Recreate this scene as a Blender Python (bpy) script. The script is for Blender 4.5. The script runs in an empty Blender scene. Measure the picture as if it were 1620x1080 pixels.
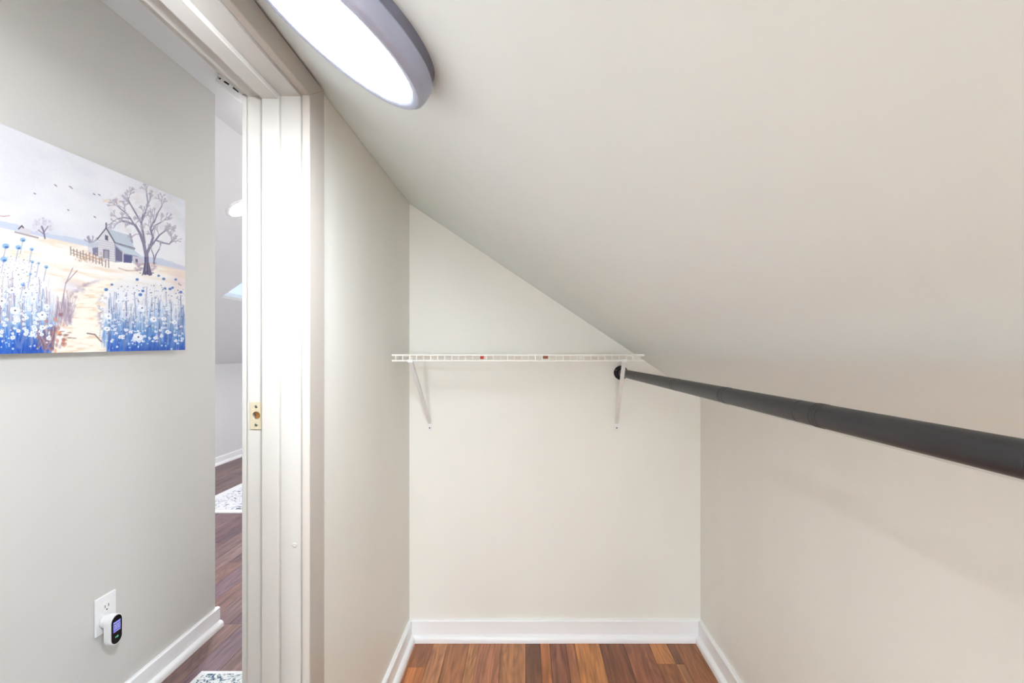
import bpy, bmesh, math, random
import numpy as np
from mathutils import Vector, Matrix

random.seed(7)
scn = bpy.context.scene
COL = scn.collection

# ------------------------------------------------------------------ camera, world, exposure
EYE = 1.157                                   # camera height above the floor
cam_d = bpy.data.cameras.new('camera')
cam = bpy.data.objects.new('camera', cam_d)
COL.objects.link(cam)
cam.location = (0, 0, EYE)
cam.rotation_euler = (math.radians(90), 0, 0)
cam_d.sensor_width = 36.0
cam_d.lens = 767 / 1620 * 36.0
cam_d.shift_x = -21 / 1620
cam_d.shift_y = 17 / 1620
cam_d.clip_start = 0.02
scn.camera = cam

world = bpy.data.worlds.new('sky')
scn.world = world
world.use_nodes = True
bg = world.node_tree.nodes['Background']
bg.inputs[0].default_value = (0.74, 0.86, 1.0, 1)
bg.inputs[1].default_value = 1.15

scn.view_settings.view_transform = 'Standard'
scn.view_settings.look = 'None'
scn.view_settings.gamma = 1.0
scn.view_settings.use_curve_mapping = False
scn.view_settings.exposure = 0.0
scn.cycles.max_bounces = 9
scn.cycles.diffuse_bounces = 7
scn.cycles.glossy_bounces = 3
scn.cycles.sample_clamp_indirect = 8.0

LAMP_CLOSET = 118.0        # radiance of the lamps' diffusers
FILL_HALL = 122.0
LAMP_ROOM = 1000.0
FILL_END = 204.0
COL_CLOSET = (0.94, 1.02, 1.13)
COL_HALL = (0.985, 0.98, 1.0)

# ------------------------------------------------------------------ helpers
def lin(c):
    c = c / 255.0
    return c / 12.92 if c <= 0.04045 else ((c + 0.055) / 1.055) ** 2.4
def rgb(r, g, b):
    return (lin(r), lin(g), lin(b), 1.0)

def new_mat(name):
    m = bpy.data.materials.new(name)
    m.use_nodes = True
    nt = m.node_tree
    return m, nt, nt.nodes['Principled BSDF']

def paint(name, col, rough=0.6, bump=0.0, scale=260, var=0.03, vscale=(2.5, 2.5, 0.7), spec=0.35):
    """matt paint: fine roller relief and faint blotches"""
    m, nt, p = new_mat(name)
    N, L = nt.nodes.new, nt.links.new
    geo = N('ShaderNodeNewGeometry')
    mp = N('ShaderNodeMapping'); mp.inputs['Scale'].default_value = vscale
    L(geo.outputs['Position'], mp.inputs[0])
    n1 = N('ShaderNodeTexNoise'); n1.inputs['Scale'].default_value = 1.6; n1.inputs['Detail'].default_value = 3
    L(mp.outputs[0], n1.inputs['Vector'])
    mr = N('ShaderNodeMapRange')
    mr.inputs['From Min'].default_value = 0.3; mr.inputs['From Max'].default_value = 0.7
    mr.inputs['To Min'].default_value = 1 - var; mr.inputs['To Max'].default_value = 1 + var
    L(n1.outputs[0], mr.inputs[0])
    mx = N('ShaderNodeVectorMath'); mx.operation = 'SCALE'
    mx.inputs[0].default_value = col[:3]
    L(mr.outputs[0], mx.inputs['Scale'])
    L(mx.outputs[0], p.inputs['Base Color'])
    if bump:
        n2 = N('ShaderNodeTexNoise'); n2.inputs['Scale'].default_value = scale; n2.inputs['Detail'].default_value = 1
        L(geo.outputs['Position'], n2.inputs['Vector'])
        bp = N('ShaderNodeBump'); bp.inputs['Strength'].default_value = bump; bp.inputs['Distance'].default_value = 0.002
        L(n2.outputs[0], bp.inputs['Height'])
        L(bp.outputs[0], p.inputs['Normal'])
    p.inputs['Roughness'].default_value = rough
    p.inputs['Specular IOR Level'].default_value = spec
    return m

def plain(name, col, rough=0.5, metal=0.0, noise=0.04, spec=0.5):
    m, nt, p = new_mat(name)
    N, L = nt.nodes.new, nt.links.new
    tc = N('ShaderNodeNewGeometry')
    n1 = N('ShaderNodeTexNoise'); n1.inputs['Scale'].default_value = 40; n1.inputs['Detail'].default_value = 3
    L(tc.outputs['Position'], n1.inputs['Vector'])
    mr = N('ShaderNodeMapRange')
    mr.inputs['To Min'].default_value = 1 - noise; mr.inputs['To Max'].default_value = 1 + noise
    L(n1.outputs[0], mr.inputs[0])
    mx = N('ShaderNodeVectorMath'); mx.operation = 'SCALE'; mx.inputs[0].default_value = col[:3]
    L(mr.outputs[0], mx.inputs['Scale'])
    L(mx.outputs[0], p.inputs['Base Color'])
    p.inputs['Roughness'].default_value = rough
    p.inputs['Metallic'].default_value = metal
    p.inputs['Specular IOR Level'].default_value = spec
    return m

def emit(name, col, strength, base=0.8):
    m, nt, p = new_mat(name)
    p.inputs['Base Color'].default_value = (base, base, base, 1)
    p.inputs['Emission Color'].default_value = (*col[:3], 1)
    p.inputs['Emission Strength'].default_value = strength
    return m

def wood(name):
    m, nt, p = new_mat(name)
    N, L = nt.nodes.new, nt.links.new
    geo = N('ShaderNodeNewGeometry'); oi = N('ShaderNodeObjectInfo')
    off = N('ShaderNodeVectorMath'); off.operation = 'SCALE'; off.inputs[0].default_value = (31.0, 57.0, 13.0)
    L(oi.outputs['Random'], off.inputs['Scale'])
    add = N('ShaderNodeVectorMath'); add.operation = 'ADD'
    L(geo.outputs['Position'], add.inputs[0]); L(off.outputs[0], add.inputs[1])
    def noise(sc, det, dist):
        mp = N('ShaderNodeMapping'); mp.inputs['Scale'].default_value = sc
        L(add.outputs[0], mp.inputs[0])
        n = N('ShaderNodeTexNoise'); n.inputs['Scale'].default_value = 1.0
        n.inputs['Detail'].default_value = det; n.inputs['Distortion'].default_value = dist
        L(mp.outputs[0], n.inputs['Vector'])
        return n
    a = noise((150, 6, 1), 4, 0.4)           # fine pores
    b = noise((34, 2.6, 1), 3, 1.6)          # broad figure
    # cathedral figure: rings of a stretched noise field
    c = noise((11, 1.8, 1), 1, 0.6)
    sn = N('ShaderNodeMath'); sn.operation = 'MULTIPLY'; sn.inputs[1].default_value = 70
    L(c.outputs[0], sn.inputs[0])
    s2 = N('ShaderNodeMath'); s2.operation = 'SINE'; L(sn.outputs[0], s2.inputs[0])
    def rng(src, f0, f1, t0, t1):
        r = N('ShaderNodeMapRange')
        for k, v in zip(('From Min', 'From Max', 'To Min', 'To Max'), (f0, f1, t0, t1)):
            r.inputs[k].default_value = v
        L(src, r.inputs[0]); return r.outputs[0]
    ra = rng(a.outputs[0], 0.3, 0.7, 0.80, 1.16)
    rb = rng(b.outputs[0], 0.3, 0.7, 0.66, 1.28)
    rc = rng(s2.outputs[0], -1, 1, 0.86, 1.08)
    m1 = N('ShaderNodeMath'); m1.operation = 'MULTIPLY'; L(ra, m1.inputs[0]); L(rb, m1.inputs[1])
    m2 = N('ShaderNodeMath'); m2.operation = 'MULTIPLY'; L(m1.outputs[0], m2.inputs[0]); L(rc, m2.inputs[1])
    sc = N('ShaderNodeVectorMath'); sc.operation = 'SCALE'
    L(oi.outputs['Color'], sc.inputs[0]); L(m2.outputs[0], sc.inputs['Scale'])
    L(sc.outputs[0], p.inputs['Base Color'])
    p.inputs['Roughness'].default_value = 0.42
    p.inputs['Specular IOR Level'].default_value = 0.45
    bp = N('ShaderNodeBump'); bp.inputs['Strength'].default_value = 0.12; bp.inputs['Distance'].default_value = 0.001
    L(m2.outputs[0], bp.inputs['Height']); L(bp.outputs[0], p.inputs['Normal'])
    return m

def rug_mat(name, base, ink1, ink2, scale):
    m, nt, p = new_mat(name)
    N, L = nt.nodes.new, nt.links.new
    geo = N('ShaderNodeNewGeometry')
    n1 = N('ShaderNodeTexNoise'); n1.inputs['Scale'].default_value = scale; n1.inputs['Detail'].default_value = 3
    n1.inputs['Distortion'].default_value = 2.2
    L(geo.outputs['Position'], n1.inputs['Vector'])
    r1 = N('ShaderNodeValToRGB')
    e = r1.color_ramp.elements
    e[0].position = 0.36; e[0].color = ink1
    e[1].position = 0.50; e[1].color = base
    k = r1.color_ramp.elements.new(0.62); k.color = base
    k = r1.color_ramp.elements.new(0.70); k.color = ink2
    L(n1.outputs[0], r1.inputs[0])
    L(r1.outputs[0], p.inputs['Base Color'])
    p.inputs['Roughness'].default_value = 0.95
    p.inputs['Specular IOR Level'].default_value = 0.1
    n2 = N('ShaderNodeTexNoise'); n2.inputs['Scale'].default_value = 420
    L(geo.outputs['Position'], n2.inputs['Vector'])
    bp = N('ShaderNodeBump'); bp.inputs['Strength'].default_value = 0.5; bp.inputs['Distance'].default_value = 0.003
    L(n2.outputs[0], bp.inputs['Height']); L(bp.outputs[0], p.inputs['Normal'])
    return m

# origins in world space, so that children can be given local positions
ORG = {}
def empty(name, loc):
    o = bpy.data.objects.new(name, None)
    o.empty_display_size = 0.05
    COL.objects.link(o); o.location = loc; ORG[o] = Vector(loc)
    return o
def tag(o, label=None, cat=None, group=None, kind=None):
    if label: o['label'] = label
    if cat: o['category'] = cat
    if group: o['group'] = group
    if kind: o['kind'] = kind
    return o
def link(name, me, parent, origin):
    o = bpy.data.objects.new(name, me)
    COL.objects.link(o)
    if parent is not None:
        o.parent = parent
        o.location = Vector(origin) - ORG[parent]
    else:
        o.location = origin
    ORG[o] = Vector(origin)
    return o

class MB:
    """collects shapes given in world space; build() makes ONE mesh object"""
    def __init__(self):
        self.bm = bmesh.new()
    def hexa(self, p):
        v = [self.bm.verts.new(q) for q in p]
        for f in ((0, 3, 2, 1), (4, 5, 6, 7), (0, 1, 5, 4), (1, 2, 6, 5), (2, 3, 7, 6), (3, 0, 4, 7)):
            self.bm.faces.new([v[i] for i in f])
        return self
    def box(self, x0, x1, y0, y1, z0, z1):
        return self.hexa([(x0, y0, z0), (x1, y0, z0), (x1, y1, z0), (x0, y1, z0),
                          (x0, y0, z1), (x1, y0, z1), (x1, y1, z1), (x0, y1, z1)])
    def prism(self, pts, axis, a, b):
        """polygon pts (2D) pulled along an axis from a to b"""
        def P(q, t):
            return {'x': (t, q[0], q[1]), 'y': (q[0], t, q[1]), 'z': (q[0], q[1], t)}[axis]
        va = [self.bm.verts.new(P(q, a)) for q in pts]
        vb = [self.bm.verts.new(P(q, b)) for q in pts]
        n = len(pts)
        self.bm.faces.new(va); self.bm.faces.new(vb[::-1])
        for i in range(n):
            self.bm.faces.new((va[i], vb[i], vb[(i + 1) % n], va[(i + 1) % n]))
        return self
    def lathe(self, base, axis, prof, seg=32, cap0=True, cap1=True):
        """prof: list of (radius, distance along axis)"""
        base = Vector(base); ax = Vector(axis).normalized()
        t = Vector((0, 0, 1)) if abs(ax.z) < 0.9 else Vector((1, 0, 0))
        e1 = ax.cross(t).normalized(); e2 = ax.cross(e1)
        rings = []
        for r, h in prof:
            rings.append([self.bm.verts.new(base + ax * h + (e1 * math.cos(2 * math.pi * i / seg) + e2 * math.sin(2 * math.pi * i / seg)) * r) for i in range(seg)])
        for a, b in zip(rings, rings[1:]):
            for i in range(seg):
                j = (i + 1) % seg
                self.bm.faces.new((a[i], a[j], b[j], b[i]))
        if cap0: self.bm.faces.new(rings[0][::-1])
        if cap1: self.bm.faces.new(rings[-1])
        return self
    def tube(self, path, r, seg=8):
        path = [Vector(p) for p in path]
        rings = []
        for i, p in enumerate(path):
            d = (path[min(i + 1, len(path) - 1)] - path[max(i - 1, 0)]).normalized()
            t = Vector((0, 0, 1)) if abs(d.z) < 0.8 else Vector((1, 0, 0))
            if len(path) > 2: t = Vector((1, 0, 0)) if abs(d.x) < 0.8 else Vector((0, 0, 1))
            e1 = d.cross(t).normalized(); e2 = d.cross(e1)
            rings.append([self.bm.verts.new(p + (e1 * math.cos(2 * math.pi * k / seg) + e2 * math.sin(2 * math.pi * k / seg)) * r) for k in range(seg)])
        for a, b in zip(rings, rings[1:]):
            for i in range(seg):
                j = (i + 1) % seg
                self.bm.faces.new((a[i], a[j], b[j], b[i]))
        self.bm.faces.new(rings[0][::-1]); self.bm.faces.new(rings[-1])
        return self
    def bevel(self, w, seg=2):
        bmesh.ops.bevel(self.bm, geom=list(self.bm.edges), offset=w, segments=seg, affect='EDGES', profile=0.5)
        return self
    def build(self, name, mat, parent=None, smooth=False, kind=None, origin=None):
        bm = self.bm
        bmesh.ops.recalc_face_normals(bm, faces=list(bm.faces))
        co = [v.co for v in bm.verts]
        if origin is None:
            lo = [min(c[i] for c in co) for i in range(3)]; hi = [max(c[i] for c in co) for i in range(3)]
            origin = Vector(((lo[0] + hi[0]) / 2, (lo[1] + hi[1]) / 2, lo[2]))
        origin = Vector(origin)
        for v in bm.verts: v.co -= origin
        if smooth:
            for f in bm.faces: f.smooth = True
            for e in bm.edges:
                if len(e.link_faces) == 2 and e.calc_face_angle(0) > math.radians(38): e.smooth = False
        me = bpy.data.meshes.new(name)
        bm.to_mesh(me); bm.free()
        me.materials.append(mat)
        o = link(name, me, parent, origin)
        if kind: o['kind'] = kind
        return o

# ------------------------------------------------------------------ materials
M = {}
M['closet'] = paint('greige closet paint', rgb(235, 234, 227), rough=0.5, var=0.018)
M['closet_ceil'] = paint('greige ceiling paint', rgb(233, 240, 239), rough=0.55, var=0.012)
M['hall'] = paint('grey hall paint', rgb(208, 206, 201), rough=0.55, var=0.01)
M['room'] = paint('pale room paint', rgb(223, 223, 223), rough=0.6, var=0.008)
M['trim'] = paint('white trim enamel', rgb(245, 246, 247), rough=0.33, bump=0.015, scale=90, var=0.012, spec=0.5)
M['jamb'] = paint('jamb enamel greyed against lamp glare', rgb(184, 180, 173), rough=0.35, bump=0.015, scale=90, var=0.01, spec=0.4)  # white enamel darkened in colour so the close lamp does not clip it
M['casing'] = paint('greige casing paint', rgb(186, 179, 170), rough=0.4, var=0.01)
M['wood'] = wood('hardwood planks')
M['sub'] = plain('dark joint filler', rgb(58, 38, 28), 0.8)
M['wire'] = plain('white vinyl coated wire', rgb(238, 237, 230), 0.35)
M['bracket'] = plain('white enamelled steel', rgb(232, 232, 232), 0.35)
M['rod'] = plain('matt black powder coat', rgb(46, 44, 47), 0.42, 0.15, 0.08)
M['flange'] = plain('black cast flange', rgb(18, 18, 20), 0.65, 0.2)
M['rim'] = plain('satin grey lamp rim', rgb(168, 173, 194), 0.38, 0.3)
M['rim_back'] = plain('dark grey lamp back', rgb(118, 119, 134), 0.5, 0.2)
M['brass'] = plain('pale brass', rgb(196, 184, 156), 0.4, 0.25)
M['steel'] = plain('grey screw steel', rgb(110, 108, 104), 0.4, 0.7)
M['raw_wood'] = plain('raw pine in latch hole', rgb(206, 150, 92), 0.8, 0, 0.2)
M['plastic'] = plain('white plastic', rgb(240, 240, 240), 0.3)
M['black_gloss'] = plain('black glossy plastic', rgb(16, 14, 16), 0.12)
M['dark'] = plain('dark slot', rgb(20, 20, 22), 0.7)
M['red'] = plain('red tag', rgb(206, 48, 44), 0.5)
M['tan'] = plain('brown price tag', rgb(150, 92, 70), 0.6)
M['screen'] = emit('blue display', (0.10, 0.10, 0.62), 0.8, 0.02)
M['digits'] = emit('pale display digits', (0.55, 0.58, 1.0), 0.8, 0.02)
M['green'] = emit('green indicator', (0.10, 0.65, 0.38), 0.8, 0.02)
M['lamp'] = emit('closet lamp diffuser', COL_CLOSET, LAMP_CLOSET)
M['fill_end'] = emit('added fill globe glass', COL_CLOSET, FILL_END)
M['fill_hall'] = emit('added hall fill lens', COL_HALL, FILL_HALL)
M['lamp_room'] = emit('room lamp lens', COL_HALL, LAMP_ROOM)
M['rug'] = rug_mat('pale grey rug pile', rgb(226, 228, 232), rgb(120, 128, 142), rgb(168, 174, 186), 15)
M['runner'] = rug_mat('blue patterned runner pile', rgb(222, 226, 226), rgb(58, 92, 116), rgb(96, 132, 150), 42)
M['rug_edge'] = plain('white bound rug edge', rgb(226, 228, 230), 0.9, 0, 0.08)
gm, gnt, gp = new_mat('skylight glass')
gp.inputs['Base Color'].default_value = (0.95, 0.98, 1, 1)
gp.inputs['Roughness'].default_value = 0.02
gp.inputs['Transmission Weight'].default_value = 1.0
gp.inputs['IOR'].default_value = 1.02
M['glass'] = gm

# ------------------------------------------------------------------ the place: main dimensions
XL, XR, YB = -0.467, 0.706, 1.955          # closet: left wall, right knee wall, back wall
XL2 = -0.577                               # hall face of the closet's left wall
XH = -1.305                                # hall wall that carries the picture
YH = 2.040                                 # its free end
XK = -3.16                                 # knee wall of the far room
YREAR, YEND, YN = -2.4, 7.2, -2.6
SL = 0.6675                                # roof pitch
Z0 = EYE + 0.599 - SL * 0.467              # right slope: z = Z0 - SL*x
ZR = EYE + 1.0825                          # narrow flat ridge
XRR, XRL = (Z0 - ZR) / SL, -1.42           # flat ridge from XRL to XRR
SLL = 0.692
def zc(x):
    if x >= XRR: return Z0 - SL * x
    if x >= XRL: return ZR
    return ZR + (x - XRL) * SLL
ZK = zc(XK)
U = Vector((1, 0, -SL)).normalized(); NR = Vector((-SL, 0, -1)).normalized()     # along / out of the right slope
UL = Vector((1, 0, SLL)).normalized(); NL = Vector((SLL, 0, -1)).normalized()    # the same for the left slope

# ------------------------------------------------------------------ floor: slab and planks
floor = MB().box(XK - 0.1, XR + 0.1, YN, YEND, -0.06, -0.004).build('floor', M['sub'], kind='structure')
tag(floor, 'brown hardwood plank floor of closet, hall and far room')
bmp = bmesh.new()
bmesh.ops.create_cube(bmp, size=1.0)
for v in bmp.verts: v.co.z -= 0.5
top = [e for e in bmp.edges if all(v.co.z > -0.1 for v in e.verts)]
bmesh.ops.bevel(bmp, geom=top, offset=0.012, segments=1, affect='EDGES')
plank_me = bpy.data.meshes.new('plank'); bmp.to_mesh(plank_me); bmp.free()
plank_me.materials.append(M['wood'])
def plank(x0, x1, y0, y1, col, dz=0.0):
    o = link('plank', plank_me, floor, ((x0 + x1) / 2, (y0 + y1) / 2, dz))
    o.scale = (x1 - x0 - 0.0012, y1 - y0 - 0.0012, 0.012)
    o.color = col
    return o
edges_px = [648, 660, 686, 709, 742.6, 757.4, 793.5, 831.5, 854.6, 869.4, 894.6, 908.7, 947.6, 986.5, 1026.3, 1054, 1066, 1096, 1112]
tones = [(140, 88, 58), (140, 88, 58), (170, 118, 84), (150, 100, 70), (168, 118, 82), (152, 100, 76), (158, 108, 74), (105, 68, 50), (172, 108, 66),
         (126, 78, 60), (154, 98, 66), (172, 114, 68), (114, 68, 48), (136, 84, 60), (166, 110, 68), (112, 74, 52), (138, 88, 58), (138, 88, 58)]
def warm(c):
    r, g, b, a = rgb(*c); return (r * 1.22, g * 1.2, b * 1.1, 1)
joints = {1: 1.782, 14: 1.80, 15: 1.80, 4: 1.5, 7: 1.42, 10: 1.3, 12: 1.55}
k0 = 1.927 / 767
for i, c in enumerate(tones):
    x0, x1 = (edges_px[i] - 831) * k0, (edges_px[i + 1] - 831) * k0
    yj = joints.get(i, 1.25 + 0.05 * (i % 4))
    plank(x0, x1, yj, YB - 0.012, warm(c), random.uniform(-0.0004, 0.0004))
    c2 = tones[(i * 5 + 3) % len(tones)]
    plank(x0, x1, yj - 0.7, yj, warm(c2), random.uniform(-0.0004, 0.0004))
    plank(x0, x1, YREAR + 0.01, yj - 0.7, warm(tones[(i * 7 + 1) % len(tones)]))
# hall and far room: planks of one width, a row of ends in line with the wall's free end
hall_tones = [(122, 98, 98), (110, 86, 90), (130, 106, 104), (102, 80, 86), (124, 96, 90), (118, 95, 102)]  # same wood, with the hall's cooler light mixed into its tones
W = 0.094
rnd = random.Random(11)
x = XH + 0.005
while x < XL2 - 0.001:
    x1 = min(x + W, XL2)
    ys = [-0.2, rnd.uniform(0.5, 0.8), rnd.uniform(1.25, 1.75), 2.064]
    for a, b in zip(ys, ys[1:]): plank(x, x1, a, b, rgb(*rnd.choice(hall_tones)), rnd.uniform(-0.0004, 0.0004))
    x = x1
x = XK + 0.02
while x < -0.9:
    x1 = x + W
    y = 2.064
    ymax = 6.6 if x < -2.2 else (5.2 if x < -1.6 else 4.2)
    if x < XH - 0.3: y = 2.3
    while y < ymax:
        b = y + rnd.uniform(0.35, 1.0)
        plank(x, x1, y, b, rgb(*rnd.choice(hall_tones)), rnd.uniform(-0.0004, 0.0004)); y = b
    x = x1
# the doorway's own boards
plank(XL2 + 0.001, XL - 0.001, 0.415, 1.0, rgb(140, 92, 66))

# ------------------------------------------------------------------ walls
T = 0.11
def slope_box(mb, x0, x1, y0, y1, z0):
    """upright block whose top follows the roof"""
    a, b = zc(x0) - 0.0005, zc(x1) - 0.0005
    return mb.hexa([(x0, y0, z0), (x1, y0, z0), (x1, y1, z0), (x0, y1, z0), (x0, y0, a), (x1, y0, b), (x1, y1, b), (x0, y1, a)])
DY0, DY1, DZ = 0.400, 1.028, EYE + 0.548            # rough opening of the doorway
mb = MB()
slope_box(mb, XL2, XL, YREAR, DY0 - 0.02, 0)
slope_box(mb, XL2, XL, DY1, YB + T, 0)
slope_box(mb, XL2, XL, DY0 - 0.02, DY1, DZ)
wl = mb.build('wall_left', M['closet'], kind='structure')
tag(wl, 'greige left closet wall pierced by the doorway')
def poly_wall(name, mat, xs, y0, y1, label):
    pts = [(xs[0], 0), (xs[-1], 0)] + [(q, zc(q) - 0.0005) for q in reversed(xs)]
    return tag(MB().prism(pts, 'y', y0, y1).build(name, mat, kind='structure'), label)
poly_wall('wall_back', M['closet'], [XL, XR], YB, YB + T, 'greige back wall of the closet under the slope')
poly_wall('wall_rear', M['closet'], [XL2, XR], YREAR - T, YREAR, 'greige closet end wall opposite the shelf')
mb = MB(); slope_box(mb, XR, XR + T, YREAR - T, YB + T, 0)
tag(mb.build('wall_right', M['closet'], kind='structure'), 'greige low knee wall under the black rod')
poly_wall('wall_hall', M['hall'], [XH - T, XH], YN, YH, 'grey hall wall carrying the flower picture')
poly_wall('wall_return', M['room'], [XK, XH - T], YH - T, YH, 'pale partition behind the hall wall corner')
mb = MB(); slope_box(mb, XL2, XL2 + T, YB + T, YEND, 0)
tag(mb.build('wall_partition', M['room'], kind='structure'), 'pale partition running on behind the closet')
mb = MB(); slope_box(mb, XK - T, XK, YH - T, YEND, 0)
tag(mb.build('wall_far', M['room'], kind='structure'), 'pale knee wall of the far room under skylight')
poly_wall('wall_gable', M['room'], [XK - T, XRL, XRR, XL2 + T], YEND, YEND + T, 'pale gable wall at the far end of the attic')
poly_wall('wall_front', M['hall'], [XH, XRR, XL2], YN - T, YN, 'grey end wall of the hall')

# ceilings
def slab(mb, x0, x1, y0, y1, t=0.08):
    return mb.hexa([(x0, y0, zc(x0)), (x1, y0, zc(x1)), (x1, y1, zc(x1)), (x0, y1, zc(x0)),
                    (x0, y0, zc(x0) + t), (x1, y0, zc(x1) + t), (x1, y1, zc(x1) + t), (x0, y1, zc(x0) + t)])
mb = MB(); slab(mb, XL - 0.02, XR + T, YREAR - T, YB + T)
tag(mb.build('ceiling', M['closet_ceil'], kind='structure'), 'greige sloped ceiling of the closet')
mb = MB(); slab(mb, XRR, XL - 0.02, YN - T, YB + T); slab(mb, XRR, XL2 + T, YB + T, YEND + T)
slab(mb, XRL, XRR, YN - T, YEND + T)
tag(mb.build('ceiling_hall', M['room'], kind='structure'), 'pale sloped hall ceiling with narrow flat ridge')
SX0, SX1, SY0, SY1 = -2.368, -1.86, 3.77, 4.55       # skylight opening
mb = MB()
TL = 0.02
slab(mb, XK - T, SX0, YH - T, YEND + T, TL); slab(mb, SX1, XRL, YH - T, YEND + T, TL)
slab(mb, SX0, SX1, YH - T, SY0, TL); slab(mb, SX0, SX1, SY1, YEND + T, TL)
slab(mb, XK - T, XRL, YN - T, YH - T, TL)
tag(mb.build('ceiling_far', M['room'], kind='structure'), 'pale slope of the far room with a skylight')
sky = empty('window_1', ((SX0 + SX1) / 2, (SY0 + SY1) / 2, zc((SX0 + SX1) / 2)))
tag(sky, 'bright skylight in the far room slope', kind='structure')
def skybar(xa, xb, ya, yb, h0, h1):
    pts = []
    for h in (h0, h1):
        for q in ((xa, ya), (xb, ya), (xb, yb), (xa, yb)):
            pts.append(Vector((q[0], q[1], zc(q[0]))) - NL * h)
    return MB().hexa(pts)
for a in ((SX0 - 0.02, SX0, SY0 - 0.02, SY1 + 0.02), (SX1, SX1 + 0.02, SY0 - 0.02, SY1 + 0.02), (SX0, SX1, SY0 - 0.02, SY0), (SX0, SX1, SY1, SY1 + 0.02)):
    skybar(*a, 0.021, 0.07).build('window_frame', M['trim'], sky)
skybar(SX0, SX1, SY0, SY1, 0.016, 0.022).build('pane', M['glass'], sky)

# ------------------------------------------------------------------ baseboards
BH, BT, SH, ST = 0.082, 0.013, 0.026, 0.016
def prof_pts():
    return [(0, 0), (BT, 0), (BT, BH - 0.004), (BT - 0.004, BH), (0, BH)]
def shoe_pts():
    p = [(BT, 0), (BT + ST, 0), (BT + ST, SH * 0.35)]
    for a in (25, 50, 75): p.append((BT + ST * math.cos(math.radians(a)), SH * (0.35 + 0.65 * math.sin(math.radians(a)))))
    return p + [(BT, SH)]
def baseboard(name, face, axis, sign, a, b, label):
    def mk(pts):
        if axis == 'x': return [(face + sign * p, z) for p, z in pts]          # runs along x at y = face
        return [(face + sign * p, z) for p, z in pts]                          # runs along y at x = face
    o = MB().prism(mk(prof_pts()), axis, a, b).build(name, M['trim'], kind='structure')
    tag(o, label)
    MB().prism(mk(shoe_pts()), axis, a, b).build('shoe_moulding', M['trim'], o, smooth=True)
    return o
baseboard('baseboard_back', YB, 'x', -1, XL + 0.0002, XR - 0.0002, 'white baseboard along the closet back wall')
baseboard('baseboard_left', XL, 'y', 1, 1.092, YB - 0.0135, 'white baseboard between doorway and closet corner')
baseboard('baseboard_right', XR, 'y', -1, YREAR, YB - 0.0135, 'white baseboard along the right knee wall')
baseboard('baseboard_hall', XH, 'y', 1, YN, YH + BT, 'white baseboard below the flower picture')
baseboard('baseboard_hall_end', YH, 'x', 1, XK + 0.03, XH, 'white baseboard turning the hall corner')
baseboard('baseboard_far', XK, 'y', 1, YH + 0.04, YEND, 'white baseboard of the far knee wall')

# ------------------------------------------------------------------ doorway: jambs, stops, casings, strike plate
JY, JN = 1.008, 0.42                         # faces of far and near jamb
JX0, JX1 = XL2, XL                           # jamb spans the wall's thickness
HZ = EYE + 0.532                             # underside of the head jamb
door = empty('door_1', ((JX0 + JX1) / 2, (JY + JN) / 2, 0))
tag(door, 'white painted door frame without a door', kind='structure')
# latch hole through the far jamb
SXa, SXb, SZ = -0.5715, -0.5465, EYE - 0.133
HCX, HCZ, HR = (SXa + SXb) / 2 + 0.0005, SZ + 0.0015, 0.0085
mb = MB()
mb.box(JX0, JX1, JY, DY1 - 0.001, 0, SZ - 0.03); mb.box(JX0, JX1, JY, DY1 - 0.001, SZ + 0.03, HZ)
mb.box(JX0, HCX - HR, JY, DY1 - 0.001, SZ - 0.03, SZ + 0.03); mb.box(HCX + HR, JX1, JY, DY1 - 0.001, SZ - 0.03, SZ + 0.03)
mb.box(HCX - HR, HCX + HR, JY, DY1 - 0.001, SZ - 0.03, HCZ - HR); mb.box(HCX - HR, HCX + HR, JY, DY1 - 0.001, HCZ + HR, SZ + 0.03)
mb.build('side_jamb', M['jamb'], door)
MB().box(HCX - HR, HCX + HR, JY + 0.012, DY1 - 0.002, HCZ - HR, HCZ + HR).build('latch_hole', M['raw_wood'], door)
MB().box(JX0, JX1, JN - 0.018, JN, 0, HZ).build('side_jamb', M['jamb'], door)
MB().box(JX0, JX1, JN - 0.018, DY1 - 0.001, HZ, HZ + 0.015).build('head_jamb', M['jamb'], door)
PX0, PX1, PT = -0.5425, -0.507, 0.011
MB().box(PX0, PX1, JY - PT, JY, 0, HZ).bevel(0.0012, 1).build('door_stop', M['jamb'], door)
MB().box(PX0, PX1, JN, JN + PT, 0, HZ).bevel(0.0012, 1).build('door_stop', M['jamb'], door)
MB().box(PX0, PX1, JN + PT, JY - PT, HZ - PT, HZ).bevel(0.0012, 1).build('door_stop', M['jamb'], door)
CW, CT, RV = 0.074, 0.016, 0.006
CZ = HZ + RV
def casing(xa, xb, ztop, mt):
    MB().prism([(JY + RV, 0), (JY + RV + CW, 0), (JY + RV + CW, ztop), (JY + RV, CZ)], 'x', xa, xb).bevel(0.0012, 1).build('casing', mt, door)
    MB().prism([(JN - RV - CW, 0), (JN - RV, 0), (JN - RV, CZ), (JN - RV - CW, ztop)], 'x', xa, xb).bevel(0.0012, 1).build('casing', mt, door)
    MB().prism([(JN - RV - CW, ztop), (JN - RV, CZ), (JY + RV, CZ), (JY + RV + CW, ztop)], 'x', xa, xb).bevel(0.0012, 1).build('head_casing', mt, door)
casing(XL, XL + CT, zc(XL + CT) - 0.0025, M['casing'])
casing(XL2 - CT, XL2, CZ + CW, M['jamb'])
# little filler plugs on the jamb
for (pxx, pz) in ((471.5, 260), (466, 862)):
    xx = -(831 - pxx) * JY / 767; zz = EYE + (557 - pz) * JY / 767
    MB().lathe((xx, JY + 0.001, zz), (0, -1, 0), [(0.0052, 0), (0.0052, 0.0014), (0.0036, 0.0022)], 16).build('screw_plug', M['jamb'], door)
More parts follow.
